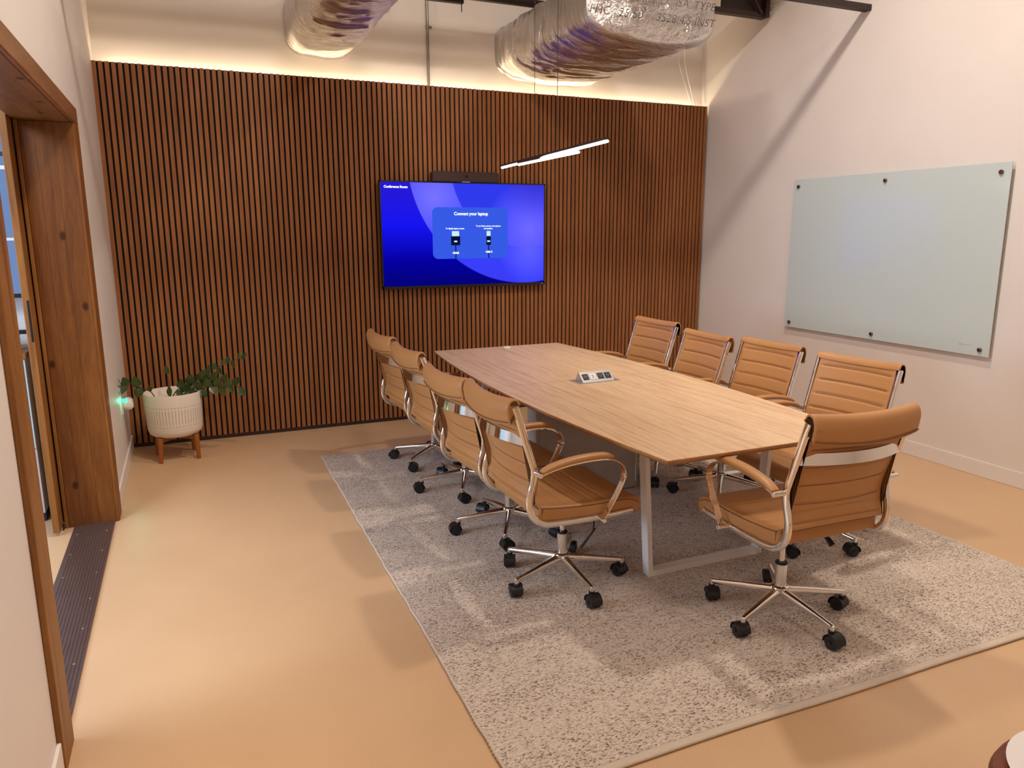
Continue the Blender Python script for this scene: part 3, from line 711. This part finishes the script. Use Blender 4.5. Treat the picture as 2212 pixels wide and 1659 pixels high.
    # column
    bm = bmesh.new(); cyl(bm, (0,0,.085), (0,0,Z(.243)), .0245, n=28, bev=.002); cyl(bm, (0,0,Z(.24)), (0,0,Z(.42)), .012, n=20, mi=0)
    gc = mesh_obj('gas_cylinder', bm, M_CHROME, T, smooth=40)
    bm = bmesh.new(); cyl(bm, (0,0,Z(.238)), (0,0,Z(.250)), .0255, n=28, bev=.003); mesh_obj('cylinder_collar', bm, M_BPLAS, gc, smooth=40)
    low = []
    bm = bmesh.new(); lathe(bm, [(.0,.052),(.020,.052),(.022,.056),(.026,.105),(.034,.112),(.036,.12),(.036,.130),(.030,.134),(.0,.134)], 32); hb = mesh_obj('base_hub', bm, M_CHROME, T, smooth=40); low.append(hb)
    for kx in range(5):
        a = kx*2*PI/5; bm = bmesh.new()
        sweep(bm, [Vector((.022,0,.108)), Vector((.15,0,.097)), Vector((.285,0,.082))], ell(.0185,.0195,14,2.5), side=(0,1,0), scale=lambda q_: 1-.46*q_)
        cyl(bm, (.281,0,.090), (.281,0,.056), .0105, n=16, bev=.002)
        lg = mesh_obj('leg', bm, M_CHROME, T, smooth=40); lg.rotation_euler = (0,0,a); low.append(lg)
        bm = bmesh.new()   # twin-wheel caster
        for s in (-1, 1): cyl(bm, (0, s*.004, .027), (0, s*.023, .027), .027, .027, 28, bev=.004)
        R0 = []
        for q in range(13):
            a2 = math.radians(-15+q*17); R0.append((.0305*math.cos(a2), .027+.0305*math.sin(a2)))
        A = [bm.verts.new((x, -.0245, z)) for x, z in R0]; B = [bm.verts.new((x, .0245, z)) for x, z in R0]
        A2 = [bm.verts.new((x*.9, -.0245, .027+(z-.027)*.9)) for x, z in R0]; B2 = [bm.verts.new((x*.9, .0245, .027+(z-.027)*.9)) for x, z in R0]
        for i in range(12):
            bm.faces.new((A[i], A[i+1], B[i+1], B[i])); bm.faces.new((A2[i], B2[i], B2[i+1], A2[i+1])); bm.faces.new((A[i], A2[i], A2[i+1], A[i+1])); bm.faces.new((B[i], B[i+1], B2[i+1], B2[i]))
        for i in (0, 12): bm.faces.new((A[i], B[i], B2[i], A2[i]))
        cyl(bm, (0,-.026,.027), (0,.026,.027), .009, n=14); cyl(bm, (-.014,0,.050), (-.014,0,.064), .012, n=14)
        cs = mesh_obj('caster', bm, M_BPLAS, lg, smooth=40); cs.location = (.281+.014*math.cos(kx*2.1), .014*math.sin(kx*2.1), 0); cs.rotation_euler = (0,0,kx*2.1); cs.scale = (1.1,1.1,1.08)
    T['up'] = 0
    return T, up, low
T0, UP, LOW = chair_proto()
def kids(o): return [c for c in bpy.data.objects if c.parent == o]
UPN = {o.name for o in UP}; LOWN = {o.name for o in LOW}
def copy_chair():
    root = T0.copy(); COL.objects.link(root); ups, lows = [], []
    for ch in kids(T0):
        c = ch.copy(); COL.objects.link(c); c.parent = root
        (ups if ch.name in UPN else lows if ch.name in LOWN else []).append(c)
        for g in kids(ch):
            e = g.copy(); COL.objects.link(e); e.parent = c
    return root, ups, lows
chairs = [  # x, y, facing angle, upper lift, base phase (world deg), label
 (1.955,-3.262,.017,-.020,54,'tan leather office chair nearest the camera on the left side of the table'),
 (1.966,-2.621,.080,-.049,170,'tan leather chair second from the front along the left side of the table'),
 (1.980,-1.892,.045,-.034,174,'tan leather chair third from the front along the left side of the table'),
 (1.973,-1.268,.071,-.027,147,'tan leather chair at the far left end of the table, by the slat wall'),
 (2.638,-3.918,1.534,.010,55,'tan leather chair at the head of the table with its back to the camera'),
 (3.321,-3.347,3.261,-.027,142,'tan leather chair on the right side, partly hidden behind the head chair'),
 (3.385,-2.610,3.197,-.040,157,'tan leather chair second from the front along the right side of the table'),
 (3.243,-2.137,3.108,-.031,233,'tan leather chair third from the front along the right side of the table'),
 (3.224,-1.602,3.171,0,190,'tan leather chair at the far right end of the table against the slat wall')]
allc = [(T0, UP, LOW)] + [copy_chair() for _ in chairs[1:]]
for (root, ups, lows), (x, y, th_, lift, ph_, lab) in zip(allc, chairs):
    root.location = (x, y, RZ); root.rotation_euler = (0,0,th_-PI/2)
    tag(root, lab, 'chair', 'office chairs around the conference table')
    if 'up' in root: del root['up']
    for c in ups: c.location.z += lift
    off = math.radians(ph_)-(th_-PI/2)
    for c in lows: c.rotation_euler.z += off

# ------------------------------------------------------------------ pendant light
PZ = 2.03
pd = empty('pendant_light', (2.465,-1.99,PZ), 'slim linear pendant light of two glowing bars hung over the table', 'pendant light')
oP = Vector((2.465,-1.99,PZ))
for (a, b_) in (((2.545,-1.158,PZ),(2.415,-2.813,PZ)), ((2.495,-1.557,PZ-.012),(2.475,-2.41,PZ-.012))):
    a, b_ = Vector(a)-oP, Vector(b_)-oP; sdv = (b_-a).cross(Vector((0,0,1))).normalized()
    hb = mesh_obj('light_bar', (lambda bm: (sweep(bm, [a+Vector((0,0,.005)), b_+Vector((0,0,.005))], [(-.010,-.006),(.010,-.006),(.010,.006),(-.010,.006)], side=sdv), bm)[1])(bmesh.new()), M_DBROWN, pd)
    dd = (b_-a).normalized()*.008
    mesh_obj('diffuser', (lambda bm: (sweep(bm, [a+dd-Vector((0,0,.008)), b_-dd-Vector((0,0,.008))], ell(.009,.0065,10), side=sdv), bm)[1])(bmesh.new()), M_LAMP, hb)
bm = bmesh.new()
for q in ((2.466,-2.16), (2.494,-1.80)):
    cyl(bm, (q[0]-oP.x, q[1]-oP.y, .02), (q[0]-oP.x, q[1]-oP.y, ZC-PZ), .0018, n=8)
mesh_obj('hanging_wire', bm, M_BPLAS, pd)

# ------------------------------------------------------------------ ducts
def sup(t_, e): 
    c, s = math.cos(t_), math.sin(t_); return math.copysign(abs(c)**(2/e), c), math.copysign(abs(s)**(2/e), s)
def duct(name, label, x0, x1, z0, z1, y0, y1, e, amp, sag, mats, bands, capr=.12):
    o = empty(name, (0,0,0), label, 'duct'); bm = bmesh.new(); cx, cz, a, b_ = (x0+x1)/2, (z0+z1)/2, (x1-x0)/2, (z1-z0)/2
    NT_, NY = 132, 130; rings = []
    ys = [(y1-(y1-y0-capr)*i/NY, 1.0) for i in range(NY+1)]
    for i in range(1, 9): q = i/8*PI/2; ys.append((y0+capr-capr*math.sin(q), 1-(1-math.cos(q))*capr/max(a, b_)))
    for i in range(1, 18): ys.append((y0-.012*math.sin(i/18*PI/2)*1.0, (1-capr/max(a,b_))*(1-i/18)))
    for (y, k) in ys:
        ring = []
        for j in range(NT_):
            t_ = 2*PI*j/NT_; ux, uz = sup(t_, e)
            kk = k
            px, pz = cx+ux*a*kk, cz+uz*b_*kk
            dv = Vector((ux*b_, 0, uz*a)).normalized()
            P_ = Vector((px, y, pz))
            nz_ = noise.noise(Vector((px*5, y*13, pz*5)))*amp + noise.noise(Vector((px*16, y*30, pz*16)))*amp*.45 + abs(noise.noise(Vector((px*2.5, y*6, pz*2.5))))*amp*1.2
            for yb, wb, db in bands: nz_ -= db*math.exp(-((y-yb)/wb)**2)
            if k < 1: P_.y += nz_*1.0*(1 if k < .9 else .5); 
            if k > .5: P_ += dv*nz_*(1 if k == 1 else .4)
            if uz < 0: P_.z -= sag*(1-ux*ux)*(-uz)*k
            ring.append(bm.verts.new(P_))
        rings.append(ring)
    for A, B in zip(rings, rings[1:]):
        for j in range(NT_): bm.faces.new((A[j], A[(j+1)%NT_], B[(j+1)%NT_], B[j]))
    bm.faces.new(rings[-1])
    mesh_obj('foil_wrap', bm, mats, o, smooth=180)
    return o
duct('foil_duct', 'narrower foil-wrapped air duct on the left running into the back wall', 1.302, 1.815, 2.925, 3.33, -4.2, YB-.001, 4.0, .012, .02, M_FOIL, [(-.02,.02,.012),(-.22,.02,.012),(-.5,.03,.012),(-.9,.02,.01)])
d2 = duct('foil_duct', 'wide foil-wrapped air duct box with printed lettering above the table', 3.02, 4.06, 2.895, 3.28, -1.50, YB-.001, 5.0, .014, .055, M_FOIL, [(-.06,.012,.01),(-.30,.02,.022),(-.78,.03,.022),(-.98,.02,.015)], capr=.07)
for body, xx, zz in (('TYPE', 3.985, 3.10), ('ISA', 3.765, 3.10), ('CLASSIFIED', 3.595, 3.10), ('UL', 3.155, 3.10), ('INST', 3.985, 2.995), ('3528/4.5', 3.79, 2.995), ('25/50', 3.40, 2.995), ('FHC', 3.15, 2.995)):
    bm = bmesh.new(); text_mesh(bm, body, .076, lambda c: Vector((xx+c.x*1.08, -1.552, zz+c.y)), 0, 'RIGHT', 0, -.0008, .25)
    mesh_obj('printed_lettering', bm, M_PRINT, d2)

# ------------------------------------------------------------------ overhead steel
def steel(name, label, cat, boxes, mat=M_DBROWN):
    bm = bmesh.new()
    for b_ in boxes: box(bm, *b_)
    return tag(mesh_obj(name, bm, mat), label, cat)
js = empty('roof_joist', (0,0,0), 'dark steel roof joist meeting the right wall nearest the camera', 'joist', group=None)
bm = bmesh.new(); box(bm, .0, XR, -1.81, -1.75, 3.145, 3.185); mesh_obj('bottom_chord', bm, M_DBROWN, js)
bm = bmesh.new(); box(bm, .0, XR, -1.83, -1.73, 3.85, 3.90); mesh_obj('top_chord', bm, M_DBROWN, js)
bm = bmesh.new()
for i in range(10):
    x = .0+i*.43; cyl(bm, (x, -1.78, 3.18), (x+.21, -1.78, 3.86), .012, n=8); cyl(bm, (x+.21, -1.78, 3.86), (x+.42, -1.78, 3.18), .012, n=8)
mesh_obj('web_rods', bm, M_DBROWN, js)
j2 = empty('roof_joist', (0,0,0), 'dark steel joist end on the right wall just behind the lettered duct', 'joist')
bm = bmesh.new(); box(bm, .0, 5.09, -.78, -.72, 3.33, 3.37); mesh_obj('bottom_chord', bm, M_DBROWN, j2)
bm = bmesh.new(); box(bm, 4.66, XR-.05, -.752, -.745, 3.335, 3.60); box(bm, 5.085, XR-.045, -.80, -.70, 3.335, 3.62); mesh_obj('end_plate', bm, M_DBROWN, j2)
bm = bmesh.new(); cyl(bm, (4.62,-.79,3.44), (5.09,-.79,3.60), .018, n=10); cyl(bm, (4.9,-.79,3.54), (5.05,-.79,3.36), .014, n=10); mesh_obj('web_rods', bm, M_DBROWN, j2)
bm = bmesh.new()
for z in (3.37, 3.42, 3.51): cyl(bm, (XR-.045,-.80,z), (XR-.045,-.815,z), .008, n=10)
mesh_obj('bolts', bm, M_ALU, j2)
bm = bmesh.new(); box(bm, .0, XR-.3, -.80, -.70, 3.9, 3.95); mesh_obj('top_chord', bm, M_DBROWN, j2)
hs = empty('hanger_strut', (2.46,-.3,3.30), 'short black strut hanging near the back wall between the ducts', 'strut')
bm = bmesh.new(); box(bm, -.16, .13, -.02, .02, -.006, .03); mesh_obj('channel', bm, M_BPLAS, hs)
bm = bmesh.new(); cyl(bm, (.118,0,-.062), (.118,0,1.45), .004, n=8); cyl(bm, (-.14,0,0), (-.14,0,1.45), .004, n=8); mesh_obj('threaded_rod', bm, M_BPLAS, hs)
hs2 = empty('hanger_strut', (3.2,-.33,3.345), 'dark strut passing behind the wide foil duct near the ceiling', 'strut')
bm = bmesh.new(); box(bm, -.6, .45, -.02, .02, -.02, .03); mesh_obj('channel', bm, M_DBROWN, hs2)
bm = bmesh.new(); cyl(bm, (-.55,0,0), (-.55,0,1.4), .004, n=8); cyl(bm, (.4,0,0), (.4,0,1.4), .004, n=8); mesh_obj('threaded_rod', bm, M_BPLAS, hs2)
cd = empty('electrical_conduit', (2.43,YB-.012,0), 'thin metal conduit running up the back wall above the slats', 'conduit')
bm = bmesh.new(); cyl(bm, (0,0,2.5), (0,0,ZC), .011, n=16); mesh_obj('pipe', bm, M_GALV, cd, smooth=60)
bm = bmesh.new(); cyl(bm, (0,0,3.195), (0,0,3.222), .0145, n=16); box(bm, .0, .035, -.012, .008, 3.20, 3.215, .002); mesh_obj('coupling', bm, M_GALV, cd, smooth=40)
for i, (pts, r_) in enumerate((([(4.93,.09,3.6),(4.928,.09,3.22),(4.951,.09,3.077),(5.009,.085,2.895),(5.069,.07,2.72)], .0055), ([(4.86,.1,3.6),(4.867,.1,3.192),(4.894,.1,3.072),(4.975,.1,2.894),(5.05,.1,2.73)], .003))):
    bm = bmesh.new(); sweep(bm, spline(pts, 8), ell(r_, r_, 10))
    tag(mesh_obj('hanging_cable', bm, M_WHITEM, smooth=60), ('thicker white cable dropping behind the slat wall at the right corner', 'thin pale cable hanging beside the thicker white one in the right corner')[i], 'cable')

# ------------------------------------------------------------------ stool at the corner of the frame
sk = empty('round_stool', (2.128,-5.437,0), 'brown round stool cut off by the lower right corner', 'stool')
bm = bmesh.new(); lathe(bm, [(.0,.405),(.17,.405),(.235,.41),(.25,.42),(.252,.435),(.245,.45),(.0,.452)], 64); mesh_obj('seat', bm, wood('stool_wood', (96,44,22), (112,54,28), (128,64,34), 3, (1,8,8), .35).m, sk, smooth=40)
for i in range(4):
    a = i*PI/2+.4; bm = bmesh.new(); cyl(bm, (.15*math.cos(a), .15*math.sin(a), .41), (.2*math.cos(a), .2*math.sin(a), 0), .018, .013, 14); mesh_obj('leg', bm, M_JAMB, sk, smooth=40)
bm = bmesh.new(); lathe(bm, [(.0,0),(.13,0),(.185,.010),(.19,.014),(.183,.015),(.12,.006),(.0,.006)], 64)
tag(mesh_obj('round_plate', bm, M_WHITEM, smooth=40, loc=(2.142,-5.389,.452)), 'white round plate resting on the brown stool in the lower right corner', 'plate')
